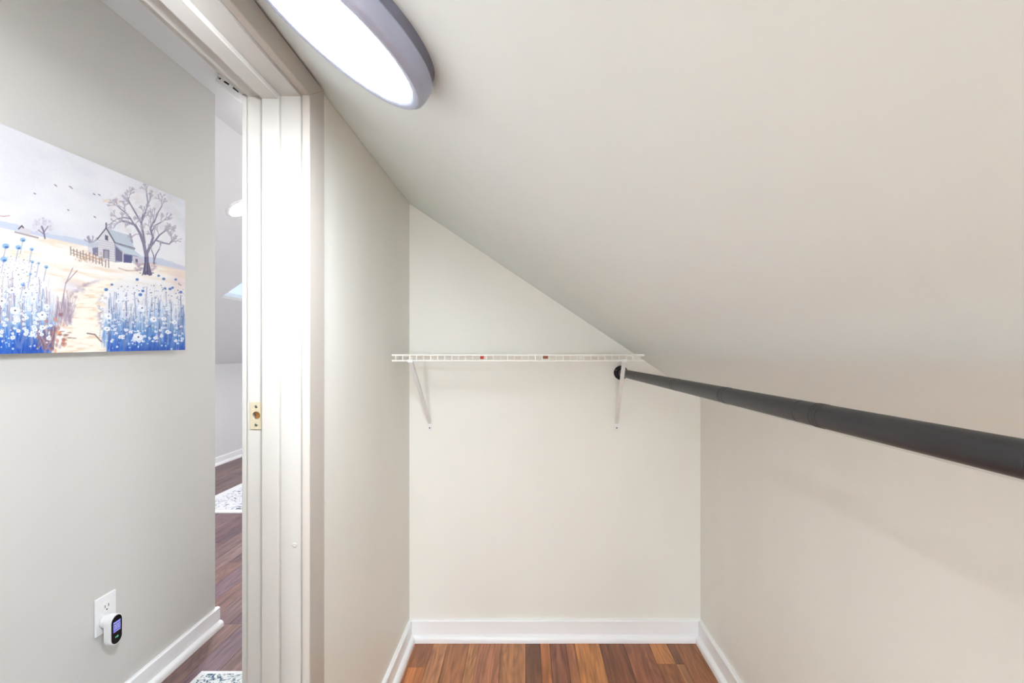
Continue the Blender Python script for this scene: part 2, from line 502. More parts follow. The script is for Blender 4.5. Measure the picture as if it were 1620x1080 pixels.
# strike plate: one plate with a round hole
bm = bmesh.new()
n = 32
def plate_side(y):
    inner = [bm.verts.new((HCX + HR * 0.98 * math.cos(2 * math.pi * i / n), y, HCZ + HR * 0.98 * math.sin(2 * math.pi * i / n))) for i in range(n)]
    outer = []
    for i in range(n):
        a = 2 * math.pi * (i + 0.0) / n
        dx, dz = math.cos(a), math.sin(a)
        hx = (SXb - HCX) if dx > 0 else (HCX - SXa); hz = 0.0283
        s = min(hx / abs(dx) if abs(dx) > 1e-6 else 9, hz / abs(dz) if abs(dz) > 1e-6 else 9)
        outer.append(bm.verts.new((HCX + dx * s, y, HCZ + dz * s)))
    # square the corners
    for sx in (SXa, SXb):
        for sz in (-1, 1):
            q = Vector((sx, y, HCZ + sz * 0.0283))
            min(outer, key=lambda v: (v.co - q).length).co = q
    return inner, outer
i0, o0 = plate_side(JY - 0.0016); i1, o1 = plate_side(JY + 0.001)
for i in range(n):
    j = (i + 1) % n
    bm.faces.new((i0[i], i0[j], o0[j], o0[i])); bm.faces.new((i1[i], o1[i], o1[j], i1[j]))
    bm.faces.new((i0[i], i1[i], i1[j], i0[j])); bm.faces.new((o0[i], o0[j], o1[j], o1[i]))
mb = MB(); mb.bm.free(); mb.bm = bm
sp = mb.build('strike_plate', M['brass'], door)
sp['label'] = 'pale brass strike plate with round latch hole'
for s in (-1, 1):
    MB().lathe((HCX, JY - 0.001, HCZ + s * 0.019), (0, -1, 0), [(0.0031, 0), (0.0031, 0.0012), (0.002, 0.002)], 14).build('screw', M['steel'], sp)

# ------------------------------------------------------------------ closet lamp on the slope
LC = Vector((0, 0, Z0)) + U * -0.268 + Vector((0, 0.614, 0))
lamp = empty('ceiling_lamp', LC)
tag(lamp, 'large round disc lamp with grey rim glowing on the sloped closet ceiling', 'lamp')
MB().lathe(LC, NR, [(0.127, 0.0), (0.129, 0.013)], 72).build('back_plate', M['rim_back'], lamp, True)
MB().lathe(LC, NR, [(0.1315, 0.013), (0.1335, 0.015), (0.1335, 0.031), (0.1325, 0.036), (0.128, 0.0405), (0.121, 0.0405), (0.1165, 0.039), (0.1165, 0.030), (0.1165, 0.013)], 72, True, True).build('rim', M['rim'], lamp, True)
MB().lathe(LC, NR, [(0.1163, 0.0335), (0.1163, 0.037), (0.113, 0.0385), (0.06, 0.0390), (0.0005, 0.0392)], 72).build('diffuser', M['lamp'], lamp, True)

def downlight(c, nrm, mat, label):
    o = empty('recessed_light', c); tag(o, label, 'light')
    MB().lathe(Vector(c), nrm, [(0.062, -0.002), (0.062, 0.004), (0.068, 0.008), (0.082, 0.006), (0.088, 0.0)], 40, False, False).build('trim_ring', M['plastic'], o, True)
    MB().lathe(Vector(c), nrm, [(0.0625, 0.0005), (0.06, 0.004), (0.0005, 0.006)], 40).build('lens', mat, o, True)
    return o
dn = Vector((0, 0, -1))
downlight((-1.725, 2.933, zc(-1.725)), NL, M['lamp_room'], 'round recessed light shining on the far slope beyond the door frame')
downlight((-1.9, 5.4, zc(-1.9)), NL, M['lamp_room'], 'added unseen recessed fill light deep in the far room')  # out of view, added to brighten the far room
downlight((-0.90, 0.6, zc(-0.90)), NR, M['fill_hall'], 'added unseen recessed fill light in the hall slope facing the picture')  # this and the next are unseen, added to brighten the hall
downlight((-0.90, -0.9, zc(-0.90)), NR, M['fill_hall'], 'added unseen recessed fill light in the hall slope before the doorway')

GC = Vector((-0.20, YREAR, 1.12))  # globe added behind the camera to fill the closet with light
gl = empty('fill_globe', GC); tag(gl, 'added unseen fill globe on the closet end wall opposite the shelf', 'lamp')
MB().lathe(GC, (0, 1, 0), [(0.06, 0.0002), (0.06, 0.012), (0.05, 0.02), (0.04, 0.022), (0.04, 0.05)], 40).build('canopy', M['plastic'], gl, True)
MB().lathe(GC, (0, 1, 0), [(0.045, 0.048)] + [(0.10 * math.sin(math.radians(a)), 0.14 - 0.10 * math.cos(math.radians(a))) for a in range(30, 180, 10)] + [(0.0005, 0.24)], 40).build('globe', M['fill_end'], gl, True)

# ------------------------------------------------------------------ wire shelf with struts
YF = YB - 0.305
ZS = EYE - 4.0 * YF / 767                    # deck height
SXL, SXR = -211 * YF / 767, 188 * YF / 767
R1 = 0.0026
shelf = empty('wire_shelf', ((SXL + SXR) / 2, YB, ZS - 0.3))
tag(shelf, 'white wire closet shelf on two slanted struts against the back wall', 'shelf')
def rail(y, z, name, r=R1, x0=SXL, x1=SXR):
    return MB().tube([(x0, y, z), (x1, y, z)], r, 10).build(name, M['wire'], shelf, True)
LIP = 0.0205
rail(YF, ZS - 0.001, 'front_rail', 0.0030); rail(YF, ZS - LIP, 'lip_rail', 0.0030)
rail(YB - 0.012, ZS - 0.0045, 'back_rail'); rail(YB - 0.15, ZS - 0.0045, 'middle_rail')
proto = None
pitch = 11.03 * YF / 767
nw = int((SXR - SXL - 0.012) / pitch) + 1
for i in range(nw):
    x = SXL + 0.0135 + i * pitch
    if proto is None:
        b = YF - 0.0012
        proto = MB().tube([(x, YB - 0.004, ZS), (x, b + 0.006, ZS), (x, b + 0.0015, ZS - 0.0012), (x, b, ZS - 0.005), (x, b, ZS - LIP - 0.001)], 0.0019, 6).build('deck_wire', M['wire'], shelf, True, origin=(x, YB, ZS))
    else:
        link('deck_wire', proto.data, shelf, (x, YB, ZS))
    if i < nw - 1:                            # in-between wires up to the front rail, added to deepen the shelf's shadow
        xm = x + pitch / 2
        if i == 0:
            shadow_wire = MB().tube([(xm, YB - 0.004, ZS), (xm, YF + 0.001, ZS)], 0.0019, 6).build('deck_wire', M['wire'], shelf, True, origin=(xm, YB, ZS))
        else:
            link('deck_wire', shadow_wire.data, shelf, (xm, YB, ZS))
for x in (-0.30, -0.02, 0.188, 0.37):
    MB().box(x - 0.006, x + 0.006, YB - 0.017, YB - 0.0002, ZS - 0.010, ZS + 0.0015).bevel(0.002, 2).build('wall_clip', M['bracket'], shelf)
def px_x(p, y): return (p - 831) * y / 767
yt = YF + 0.03
t = MB().box(px_x(759.5, yt), px_x(765.5, yt), yt, yt + 0.002, ZS - 0.0150, ZS - 0.003).build('price_tag', M['red'], shelf); t['label'] = 'small red tag behind the lip'
t = MB().box(px_x(859, yt), px_x(867, yt), yt, yt + 0.002, ZS - 0.0140, ZS - 0.003).build('price_tag', M['tan'], shelf); t['label'] = 'small brown tag behind the lip'
t = MB().box(px_x(916.5, yt), px_x(921, yt), yt, yt + 0.002, ZS - 0.0140, ZS - 0.003).build('price_tag', M['plastic'], shelf); t['label'] = 'small white tag behind the lip'
def strut(xt, xf):
    zt, zf = ZS - LIP - 0.003, EYE - 112 * YB / 767
    yt2, yf2 = YF + 0.004, YB - 0.006
    a, b = Vector((xt, yt2, zt)), Vector((xf, yf2, zf))
    d = (b - a).normalized(); s = Vector((1, 0, 0)); nrm = d.cross(s).normalized()
    if nrm.y > 0: nrm = -nrm
    w, th = 0.0062, 0.0016
    mb = MB()                                 # channel: web and two flanges
    for (s0, s1, n0, n1) in ((-w, w, 0, th), (-w, -w + th, -0.009, 0), (w - th, w, -0.009, 0)):
        p = []
        for q in (a, b):
            p += [q + s * s0 + nrm * n0, q + s * s1 + nrm * n0, q + s * s1 + nrm * n1, q + s * s0 + nrm * n1]
        mb.hexa(p)
    br = mb.build('support_strut', M['bracket'], shelf)
    MB().box(xf - 0.0085, xf + 0.0085, YB - 0.003, YB - 0.0002, zf - 0.030, zf + 0.006).bevel(0.0012, 2).build('foot_plate', M['bracket'], br)
    MB().lathe((xf, YB - 0.002, zf - 0.019), (0, -1, 0), [(0.0032, 0), (0.0032, 0.0016), (0.0018, 0.003)], 14).build('screw', M['steel'], br)
    MB().box(xt - 0.009, xt + 0.009, YF - 0.0045, YF + 0.008, zt - 0.003, zt + 0.008).bevel(0.0018, 2).build('lip_clip', M['bracket'], br)
strut(px_x(649, YF), px_x(680, YB)); strut(px_x(988, YF), px_x(975.5, YB))

# ------------------------------------------------------------------ black hanging rod
RX, RZ, RR = 0.385, EYE - 0.0825, 0.0155
rod = empty('closet_rod', (RX, YB, RZ))
tag(rod, 'thick matt black closet rod running along the right slope', 'rod')
MB().lathe((RX, YB - 0.0002, RZ), (0, -1, 0), [(0.0285, 0), (0.0285, 0.004), (0.0265, 0.006), (0.021, 0.0075), (0.0195, 0.022), (0.0175, 0.024)], 40).build('flange', M['flange'], rod, True)
for a in (35, 155, 275):
    q = (RX + 0.0235 * math.cos(math.radians(a)), YB - 0.0055, RZ + 0.0235 * math.sin(math.radians(a)))
    MB().lathe(q, (0, -1, 0), [(0.003, 0), (0.003, 0.0015), (0.0018, 0.0024)], 12).build('screw', M['steel'], rod)
def rod_px(p): return RX * 767 / (p - 831)
cuts = [YB - 0.012, rod_px(1009), rod_px(1069), rod_px(1147), rod_px(1270), 0.36, 0.0, -0.6, -1.2, -1.8, YREAR + 0.012]
for a, b in zip(cuts, cuts[1:]):
    MB().lathe((RX, a, RZ), (0, -1, 0), [(RR - 0.0010, 0), (RR, 0.0012), (RR, a - b - 0.0012), (RR - 0.0010, a - b)], 40).build('pipe_section', M['rod'], rod, True)
for p in (1072, 1149, 1153, 1295, 1300.5, 1306):
    y = rod_px(p)
    MB().lathe((RX, y, RZ), (0, -1, 0), [(RR - 0.0005, -0.0002), (RR + 0.00045, 0.0005), (RR + 0.00045, 0.0019), (RR - 0.0005, 0.0026)], 40, False, False).build('joint_ring', M['rod'], rod, True)
MB().lathe((RX, YREAR + 0.0002, RZ), (0, 1, 0), [(0.0285, 0), (0.0285, 0.004), (0.021, 0.0075), (0.0195, 0.022), (0.0175, 0.024)], 40).build('flange', M['flange'], rod, True)

# ------------------------------------------------------------------ smoke detector on the hall slope
sx, sy = -1.150, 1.925
SC = Vector((sx, sy, zc(sx)))
sd = empty('smoke_detector', SC)
tag(sd, 'white smoke detector with dark vents on the hall ceiling', 'smoke detector')
MB().lathe(SC, NR, [(0.064, 0), (0.066, 0.002), (0.066, 0.010), (0.064, 0.012)], 40).build('base', M['plastic'], sd, True)
MB().lathe(SC, NR, [(0.057, 0.011), (0.057, 0.021)], 40).build('vent_band', M['dark'], sd, True)
MB().lathe(SC, NR, [(0.0625, 0.019), (0.0625, 0.026), (0.059, 0.033), (0.045, 0.038), (0.015, 0.040), (0.0005, 0.040)], 40).build('cover', M['plastic'], sd, True)
e1 = U; e2 = Vector((0, 1, 0))
for k in range(10):
    a = 2 * math.pi * k / 10 + 0.15
    d = e1 * math.cos(a) + e2 * math.sin(a); tt = -e1 * math.sin(a) + e2 * math.cos(a)
    p = []
    for h in (0.010, 0.021):
        for (r, w) in ((0.054, -0.007), (0.0605, -0.007), (0.0605, 0.007), (0.054, 0.007)):
            p.append(SC + NR * h + d * r + tt * w)
    MB().hexa(p).build('vent_rib', M['plastic'], sd)

# ------------------------------------------------------------------ rugs
def rug(name, x0, x1, y0, y1, mat, bw, label, th=0.008):
    o = empty(name, ((x0 + x1) / 2, (y0 + y1) / 2, 0.0005)); tag(o, label, 'rug')
    MB().box(x0 + bw, x1 - bw, y0 + bw, y1 - bw, 0.0006, th).build('pile', mat, o)
    mb = MB()
    for a in ((x0, x1, y0, y0 + bw), (x0, x1, y1 - bw, y1), (x0, x0 + bw, y0 + bw, y1 - bw), (x1 - bw, x1, y0 + bw, y1 - bw)):
        mb.box(*a, 0.0006, th - 0.001)
    mb.build('bound_edge', M['rug_edge'], o)
rug('area_rug', -2.49, -0.95, 3.48, 5.9, M['rug'], 0.07, 'pale grey mottled area rug in the far room')
rug('runner_rug', -1.168, -0.70, -0.6, 1.75, M['runner'], 0.016, 'blue and white patterned runner rug in the hall')

# ------------------------------------------------------------------ outlet and plug-in detector
OY, OZ = 1.503, EYE - 0.808
out = empty('wall_outlet', (XH, OY, OZ - 0.057)); tag(out, 'white wall outlet with large cover plate on the hall wall', 'outlet')
MB().box(XH + 0.0002, XH + 0.006, OY - 0.037, OY + 0.037, OZ - 0.0575, OZ + 0.0575).bevel(0.0022, 2).build('cover_plate', M['plastic'], out)
for s in (-1, 1):
    c = OZ + s * 0.0195
    pts = []
    for i in range(28):
        a = 2 * math.pi * i / 28
        pts.append((OY + 0.0172 * math.cos(a), max(min(c + 0.0172 * math.sin(a), c + 0.0142), c - 0.0142)))
    q = MB().prism(pts, 'x', XH + 0.005, XH + 0.0078).build('receptacle', M['plastic'], out)
    for dy in (-0.0064, 0.0064):
        MB().box(XH + 0.0074, XH + 0.0081, OY + dy - 0.0011, OY + dy + 0.0011, c - 0.001, c + 0.0075).build('slot', M['dark'], q)
    MB().lathe((XH + 0.0074, OY, c - 0.0075), (1, 0, 0), [(0.0024, 0), (0.0024, 0.0007)], 12).build('ground_hole', M['dark'], q)
MB().lathe((XH + 0.0055, OY, OZ), (1, 0, 0), [(0.0034, 0), (0.003, 0.0016)], 14).build('screw', M['plastic'], out)

GY, GZ = 1.4955, EYE - 0.8535
det = empty('gas_detector', (XH + 0.03, GY, GZ - 0.046)); tag(det, 'white plug-in gas detector with black face and blue display', 'detector')
def capsule(hw, hh, n=14):
    pts = []
    for i in range(n + 1):
        a = math.pi * i / n; pts.append((GY + hw * math.cos(a), GZ + (hh - hw) + hw * math.sin(a)))
    for i in range(n + 1):
        a = math.pi + math.pi * i / n; pts.append((GY + hw * math.cos(a), GZ - (hh - hw) + hw * math.sin(a)))
    return pts
bx0, bx1 = XH + 0.024, XH + 0.0445
MB().prism(capsule(0.0225, 0.0465), 'x', bx0, bx1 - 0.002).build('body', M['plastic'], det, True)
MB().prism(capsule(0.0218, 0.0458), 'x', bx1 - 0.0022, bx1).build('front_bezel', M['plastic'], det, True)
MB().lathe((XH + 0.0079, GY, GZ + 0.024), (1, 0, 0), [(0.0185, 0), (0.0185, 0.012), (0.020, 0.0165)], 32).build('plug_neck', M['plastic'], det, True)
MB().prism(capsule(0.0192, 0.0432), 'x', bx1 - 0.0004, bx1 + 0.0008).build('face', M['black_gloss'], det, True)
scr = MB().box(bx1 + 0.0006, bx1 + 0.0012, GY - 0.0135, GY + 0.0135, GZ - 0.006, GZ + 0.026).build('display', M['screen'], det)
fx0, fx1 = bx1 + 0.0011, bx1 + 0.0016
MB().box(fx0, fx1, GY - 0.012, GY + 0.012, GZ + 0.0215, GZ + 0.0245).build('status_bar', M['digits'], scr)
MB().box(fx0, fx1, GY - 0.012, GY + 0.012, GZ - 0.0045, GZ - 0.0025).build('status_bar', M['digits'], scr)
for k in (-1, 0, 1):                          # 000
    cy = GY + k * 0.0085; cz = GZ + 0.0095; hw, hh, w = 0.0032, 0.0075, 0.0014
    mb = MB()
    mb.box(fx0, fx1, cy - hw, cy + hw, cz + hh - w, cz + hh); mb.box(fx0, fx1, cy - hw, cy + hw, cz - hh, cz - hh + w)
    mb.box(fx0, fx1, cy - hw, cy - hw + w, cz - hh + w, cz + hh - w); mb.box(fx0, fx1, cy + hw - w, cy + hw, cz - hh + w, cz + hh - w)
    mb.build('digit', M['digits'], scr)
g = MB()
cz = GZ - 0.0225
g.box(bx1 + 0.0006, bx1 + 0.0012, GY - 0.006, GY + 0.0015, cz - 0.0016, cz + 0.0016)
g.prism([(GY + 0.0015, cz - 0.0042), (GY + 0.0065, cz), (GY + 0.0015, cz + 0.0042)], 'x', bx1 + 0.0006, bx1 + 0.0012)
g.build('indicator', M['green'], det)

# ------------------------------------------------------------------ picture: stretched canvas with a printed watercolour
CXF = XH + 0.035
CY0, CY1, CZ0, CZ1 = 0.960, 1.8106, EYE + 0.0085, EYE + 0.5660
TILT = 0.020
def tz(y, z): return z + (y - CY1) * TILT
pic = empty('canvas_picture', (XH, (CY0 + CY1) / 2, CZ0)); tag(pic, 'canvas print of a farmhouse, bare tree and blue flower meadow', 'picture')
MB().hexa([(a, y, tz(y, z)) for z in (CZ0, CZ1) for (a, y) in ((XH + 0.0003, CY0), (CXF - 0.0006, CY0), (CXF - 0.0006, CY1), (XH + 0.0003, CY1))]).build('stretched_canvas', plain('canvas side', rgb(214, 214, 220), 0.8), pic)

def make_print():
    NY, NZ = 760, 500
    ys = np.linspace(CY0, CY1, NY); zs = np.linspace(CZ0, CZ1, NZ)
    Y, Z = np.meshgrid(ys, zs)
    Zt = Z + (Y - CY1) * TILT
    # authoring frame for the drawing, in foreshortened drawing units
    dep = -CXF
    A = 831 - dep * 767 / Y
    B = 557 - (Zt - EYE) * 767 / Y
    img = np.zeros((NZ, NY, 3))
    rs = np.random.RandomState(5)
    def vn(x, y, seed):
        r = np.random.RandomState(seed).rand(128, 128)
        xi, yi = np.floor(x).astype(int), np.floor(y).astype(int)
        fx, fy = x - xi, y - yi
        fx, fy = fx * fx * (3 - 2 * fx), fy * fy * (3 - 2 * fy)
        g = lambda a, b: r[a % 128, b % 128]
        return (g(xi, yi) * (1 - fx) + g(xi + 1, yi) * fx) * (1 - fy) + (g(xi, yi + 1) * (1 - fx) + g(xi + 1, yi + 1) * fx) * fy
    def fbm(x, y, seed, o=4):
        s, a, t = 0, 1, 0
        for k in range(o):
            s = s + a * vn(x * 2 ** k, y * 2 ** k, seed + k); t += a; a *= 0.55
        return s / t
    def ss(e0, e1, v):
        t = np.clip((v - e0) / (e1 - e0), 0, 1); return t * t * (3 - 2 * t)
    def bl(al, c):
        img[:] = img * (1 - al[..., None]) + np.array(c, float) * al[..., None]
    def local(x0, x1, y0, y1):
        m = (A >= x0) & (A <= x1) & (B >= y0) & (B <= y1)
        if not m.any(): return None
        r = np.where(m.any(1))[0]; c = np.where(m.any(0))[0]
        return slice(r[0], r[-1] + 1), slice(c[0], c[-1] + 1)
    def bll(s, al, c):
        img[s] = img[s] * (1 - al[..., None]) + np.array(c, float) * al[..., None]
    def line(pts, w, c, al=1.0, w2=None):
        w2 = w if w2 is None else w2
        n = len(pts) - 1
        for i, (p, q) in enumerate(zip(pts, pts[1:])):
            wa = w + (w2 - w) * i / max(n, 1)
            s = local(min(p[0], q[0]) - wa - 2, max(p[0], q[0]) + wa + 2, min(p[1], q[1]) - wa - 2, max(p[1], q[1]) + wa + 2)
            if s is None: continue
            x, y = A[s], B[s]
            dx, dy = q[0] - p[0], q[1] - p[1]
            t = np.clip(((x - p[0]) * dx + (y - p[1]) * dy) / (dx * dx + dy * dy + 1e-9), 0, 1)
            d = np.hypot(x - p[0] - t * dx, y - p[1] - t * dy)
            bll(s, al * (1 - ss(wa * 0.5, wa * 0.5 + 0.9, d)), c)
    def ell(cx, cy, rx, ry, c, al=1.0, soft=0.8, rough=0.0, seed=1):
        s = local(cx - rx * 1.4 - 2, cx + rx * 1.4 + 2, cy - ry * 1.4 - 2, cy + ry * 1.4 + 2)
        if s is None: return
        d = np.hypot((A[s] - cx) / rx, (B[s] - cy) / ry)
        if rough: d = d + rough * (fbm(A[s] / rx * 2.2 + seed, B[s] / ry * 2.2, seed) - 0.5)
        k = soft / min(rx, ry)
        bll(s, al * (1 - ss(1 - k, 1 + k * 0.3, d)), c)
    def poly(pts, c, al=1.0):
        xs, yy = [p[0] for p in pts], [p[1] for p in pts]
        s = local(min(xs) - 1, max(xs) + 1, min(yy) - 1, max(yy) + 1)
        if s is None: return
        x, y = A[s], B[s]
        ins = np.zeros(x.shape, bool)
        for (x0, y0), (x1, y1) in zip(pts, pts[1:] + pts[:1]):
            if y0 == y1: continue
            ins ^= ((y0 > y) != (y1 > y)) & (x < (x1 - x0) * (y - y0) / (y1 - y0) + x0)
        bll(s, al * ins.astype(float), c)
    # sky
    n1 = fbm(Y * 6, Z * 11, 3); n2 = fbm(Y * 3 + 7, Z * 6, 9)
    bl(np.ones_like(A), (228, 229, 235))
    bl(0.75 * ss(0.45, 0.75, n1), (214, 217, 228)); bl(0.8 * ss(0.5, 0.72, n2), (238, 238, 242))
    # ridge line of the land
    hx = [-120, 0, 60, 140, 200, 240, 293, 320]; hy = [330, 360, 373, 390, 410, 417, 428, 432]
    H = np.interp(A, hx, hy)
    hill = np.interp(A, [-120, 0, 25, 50, 85, 100, 140, 200, 255, 293], [322, 350, 353, 366, 371, 373, 381, 402, 409, 422]) + 3 * (fbm(A / 16, A * 0, 21) - 0.5)
    bl(0.85 * ss(-1, 1, B - hill), (196, 205, 224))
    fld = ss(-1.0, 1.0, B - H)
    bl(fld, (247, 240, 230))
    st = fbm((A + 2.0 * B) / 60, (B - 0.25 * A) / 7, 31)
    bl(fld * 0.8 * ss(0.5, 0.75, st), (240, 220, 200)); bl(fld * 0.7 * ss(0.55, 0.3, st), (252, 249, 246))
    # small far house and round tree
    poly([(30, 367), (30, 361), (34, 357), (38, 360), (48, 363), (48, 371)], (214, 208, 214)); line([(29.5, 362), (34.5, 357), (37, 360)], 1.2, (80, 76, 96))
    line([(24, 367), (60, 376)], 2.0, (140, 128, 140), 0.7)
    for k in range(110):
        a, r = rs.rand() * 6.28, math.sqrt(rs.rand())
        ell(67 + 17 * r * math.cos(a), 361 + 13 * r * math.sin(a) - 3, 2.6, 2.2, [(208, 203, 216), (190, 183, 204), (222, 217, 225), (226, 222, 230)][k % 4], 0.5, 1.5)
    line([(71, 377), (69, 366), (66, 358)], 1.5, (100, 92, 122), 0.85); line([(69, 368), (76, 358)], 0.9, (112, 104, 134), 0.75); line([(69, 370), (61, 364)], 0.8, (112, 104, 134), 0.7)
    # birds
    for (bx_, by_, s_) in ((88, 293, 1.8), (112, 296, 2.6), (55, 306, 1.2), (149, 307, 1.3), (157, 308, 1.3), (150, 343, 1.2), (108, 332, 1.0)):
        line([(bx_ - s_, by_ - s_ * 0.6), (bx_, by_), (bx_ + s_, by_ + s_ * 0.9)], 0.7, (110, 110, 124), 0.7)
    line([(-4, 341), (6, 342), (15, 341)], 0.9, (180, 140, 140), 0.6)
    def twig(x, y, a, ln, w, c, depth, r):
        """one branch that forks and thins"""
        x1, y1 = x + ln * math.cos(a) * 0.9, y + ln * math.sin(a)
        line([(x, y), ((x + x1) / 2 + r.randn() * ln * 0.06, (y + y1) / 2), (x1, y1)], w, c, 0.9 if w > 1 else 0.5)
        if depth:
            for k in range(2 + (r.rand() < 0.35)):
                twig(x1, y1, a + r.uniform(-0.75, 0.75), ln * r.uniform(0.55, 0.85), max(w * 0.62, 0.45), tuple(v + (232 - v) * 0.14 for v in c), depth - 1, r)
    tr = np.random.RandomState(17)
    for k in range(5): twig(144, 388, -1.57 + (k - 2) * 0.3, 7, 0.9, (132, 124, 148), 2, tr)
    # crown haze of the tree
    for k in range(260):
        a, r = rs.rand() * 6.28, math.sqrt(rs.rand())
        ell(228 + 54 * r * math.cos(a), 336 + 40 * r * math.sin(a) - 2, 3 + 4 * rs.rand(), 2 + 3 * rs.rand(), [(222, 214, 217), (232, 226, 230), (212, 204, 212), (236, 224, 214), (240, 238, 242)][k % 5], 0.26, 2.5)
    for k in range(22): ell(176 + 8 * rs.randn(), 318 + 5 * rs.randn(), 3.4, 2.2, (230, 208, 184), 0.35, 2)
    # house
    poly([(154, 408), (155, 377), (168, 361), (181, 383), (182, 415)], (218, 215, 221)); poly([(168, 361), (181, 383), (213, 393), (205, 372)], (194, 204, 214))
    for k in range(9): line([(155.5, 380 + 3.6 * k), (181, 384.5 + 3.6 * k)], 0.6, (176, 171, 184), 0.5)
    for k in range(7): line([(171 + 5 * k, 363 + 1.6 * k), (184 + 4.4 * k, 384 + 1.4 * k)], 0.6, (178, 188, 204), 0.5)
    line([(154, 378), (168, 360.5), (182, 384), (213, 393)], 1.1, (88, 84, 106), 0.9); line([(168, 360), (168, 353)], 1.2, (84, 76, 94)); ell(168, 355, 1.4, 1.1, (84, 76, 94))
    poly([(181, 384), (213, 393), (213, 400), (225, 412), (182, 415)], (160, 162, 184)); poly([(182, 386), (213, 396), (226, 407), (196, 400)], (198, 209, 218))
    poly([(183, 390), (194, 400), (194, 414), (183, 412)], (112, 109, 138)); poly([(195, 402), (209, 404), (209, 416), (195, 415)], (88, 92, 134)); poly([(210, 405), (226, 408), (226, 420), (210, 416)], (202, 197, 209))
    line([(194.5, 400), (194.5, 414)], 0.9, (214, 214, 222)); poly([(214, 409), (218, 410), (218, 415), (214, 414)], (110, 106, 130))
    poly([(166, 371), (171, 373), (171, 381), (166, 379)], (96, 94, 118)); poly([(164, 395), (172, 396), (172, 409), (164, 408)], (162, 158, 174)); line([(164, 408), (164, 395), (172, 396), (172, 409)], 0.8, (100, 96, 118), 0.8)
    poly([(204, 369), (207, 369), (211, 385), (208, 384)], (158, 152, 166)); poly([(139, 385), (155, 382), (155, 392), (139, 392)], (194, 201, 213)); poly([(146, 392), (155, 391), (155, 405), (147, 403)], (132, 128, 154)); poly([(139, 390), (146, 392), (147, 403), (139, 400)], (218, 216, 223))
    # fence
    for k in range(13):
        fx = 112 + 5.0 * k; fy = 396 + 1.75 * k
        line([(fx, fy + 5 + rs.rand() * 2), (fx - 0.5 + rs.randn() * 0.5, fy - 3 - 4 * rs.rand())], 0.9, (140, 116, 112), 0.8)
    line([(112, 395), (168, 414)], 0.7, (160, 134, 124), 0.6); line([(114, 400), (160, 416)], 0.7, (160, 134, 124), 0.6)
    for k in range(60): ell(116 + 48 * rs.rand(), 400 + 14 * rs.rand(), 2.2, 1.8, [(202, 168, 140), (184, 146, 126), (216, 190, 166)][k % 3], 0.4, 1.4)
    for k in range(60): ell(208 + 42 * rs.rand(), 416 + 12 * rs.rand(), 2.8, 2.4, [(158, 132, 156), (200, 174, 180), (132, 110, 142), (214, 192, 192)][k % 4], 0.42, 1.6)
    line([(188, 424), (200, 428), (214, 428)], 1.4, (190, 160, 146), 0.5)
    # tree
    tc = (130, 123, 148)
    poly([(225, 434), (228.5, 414), (228, 398), (234.5, 396), (235.5, 414), (241, 435)], (104, 97, 126))
    for k in range(16): line([(228 + 7 * rs.rand(), 432), (229.5 + 5 * rs.rand(), 400)], 0.6, [(64, 58, 88), (140, 132, 156)][k % 2], 0.5)
    for k in range(20): ell(233 + 5 * rs.randn(), 433 + 1.8 * rs.randn(), 2.0, 1.2, (80, 74, 110), 0.6, 1)
    br = [([(231, 404), (228, 388), (222, 370), (214, 356), (204, 352), (194, 350)], 4.2, 0.9), ([(232, 402), (238, 388), (242, 376), (238, 362), (243, 350)], 3.8, 0.9),
          ([(229, 384), (226, 366), (223, 350), (226, 340)], 2.4, 0.7), ([(234, 396), (243, 384), (252, 372), (260, 366)], 2.4, 0.7), ([(223, 352), (214, 336), (207, 324), (203, 316)], 1.5, 0.6),
          ([(214, 358), (206, 345), (198, 336), (188, 328)], 1.4, 0.6), ([(247, 380), (258, 384), (268, 386), (272, 380)], 1.4, 0.6), ([(240, 366), (246, 356), (254, 352)], 1.2, 0.6),
          ([(224, 352), (230, 336), (234, 322), (232, 306)], 1.2, 0.5), ([(244, 352), (250, 336), (256, 326)], 1.0, 0.5), ([(207, 346), (196, 344), (186, 346)], 1.0, 0.5),
          ([(243, 416), (247, 402), (252, 394)], 1.2, 0.6), ([(244, 418), (243, 404), (240, 396)], 1.0, 0.5)]
    for pts, w0, w1 in br: line(pts, w0, tc, 0.95, w1)
    for pts, w0, w1 in br[:11]:
        for q in pts[2:]:
            a0 = math.atan2(pts[-1][1] - pts[-2][1], (pts[-1][0] - pts[-2][0]))
            twig(q[0], q[1], a0 + tr.uniform(-0.8, 0.8), 8, 0.6, (146, 138, 160), 3, tr)
            twig(q[0], q[1], -1.57 + tr.uniform(-0.9, 0.9), 6, 0.5, (158, 150, 168), 3, tr)
    twig(252, 394, -1.2, 6, 0.7, (140, 132, 154), 3, tr); twig(240, 396, -1.8, 5, 0.7, (140, 132, 154), 2, tr)
    # path
    py_ = [425, 440, 450, 465, 480, 500, 520, 540, 560]
    lft = np.interp(B, py_, [186, 170, 140, 124, 117, 112, 106, 98, 92]) + 5 * (fbm(A / 14, B / 5, 41) - 0.5)
    rgt = np.interp(B, py_, [205, 196, 178, 164, 158, 158, 160, 164, 168]) + 5 * (fbm(A / 14, B / 5, 43) - 0.5)
    pm = ss(-2, 2, A - lft) * ss(-2, 2, rgt - A) * ss(432, 446, B)
    bl(pm, (248, 240, 226)); pn = fbm(A / 16, B / 3.2, 47)
    bl(pm * 0.75 * ss(0.55, 0.75, pn), (232, 208, 178)); bl(pm * 0.7 * ss(0.5, 0.28, pn), (252, 246, 234))
    # mauve shadow bank along the path's left
    bk = np.exp(-((A - lft + 6) / 9) ** 2) * ss(438, 452, B) * ss(525, 500, B); bl(0.55 * bk * ss(0.35, 0.65, fbm(A / 7, B / 5, 51)), (132, 108, 132))
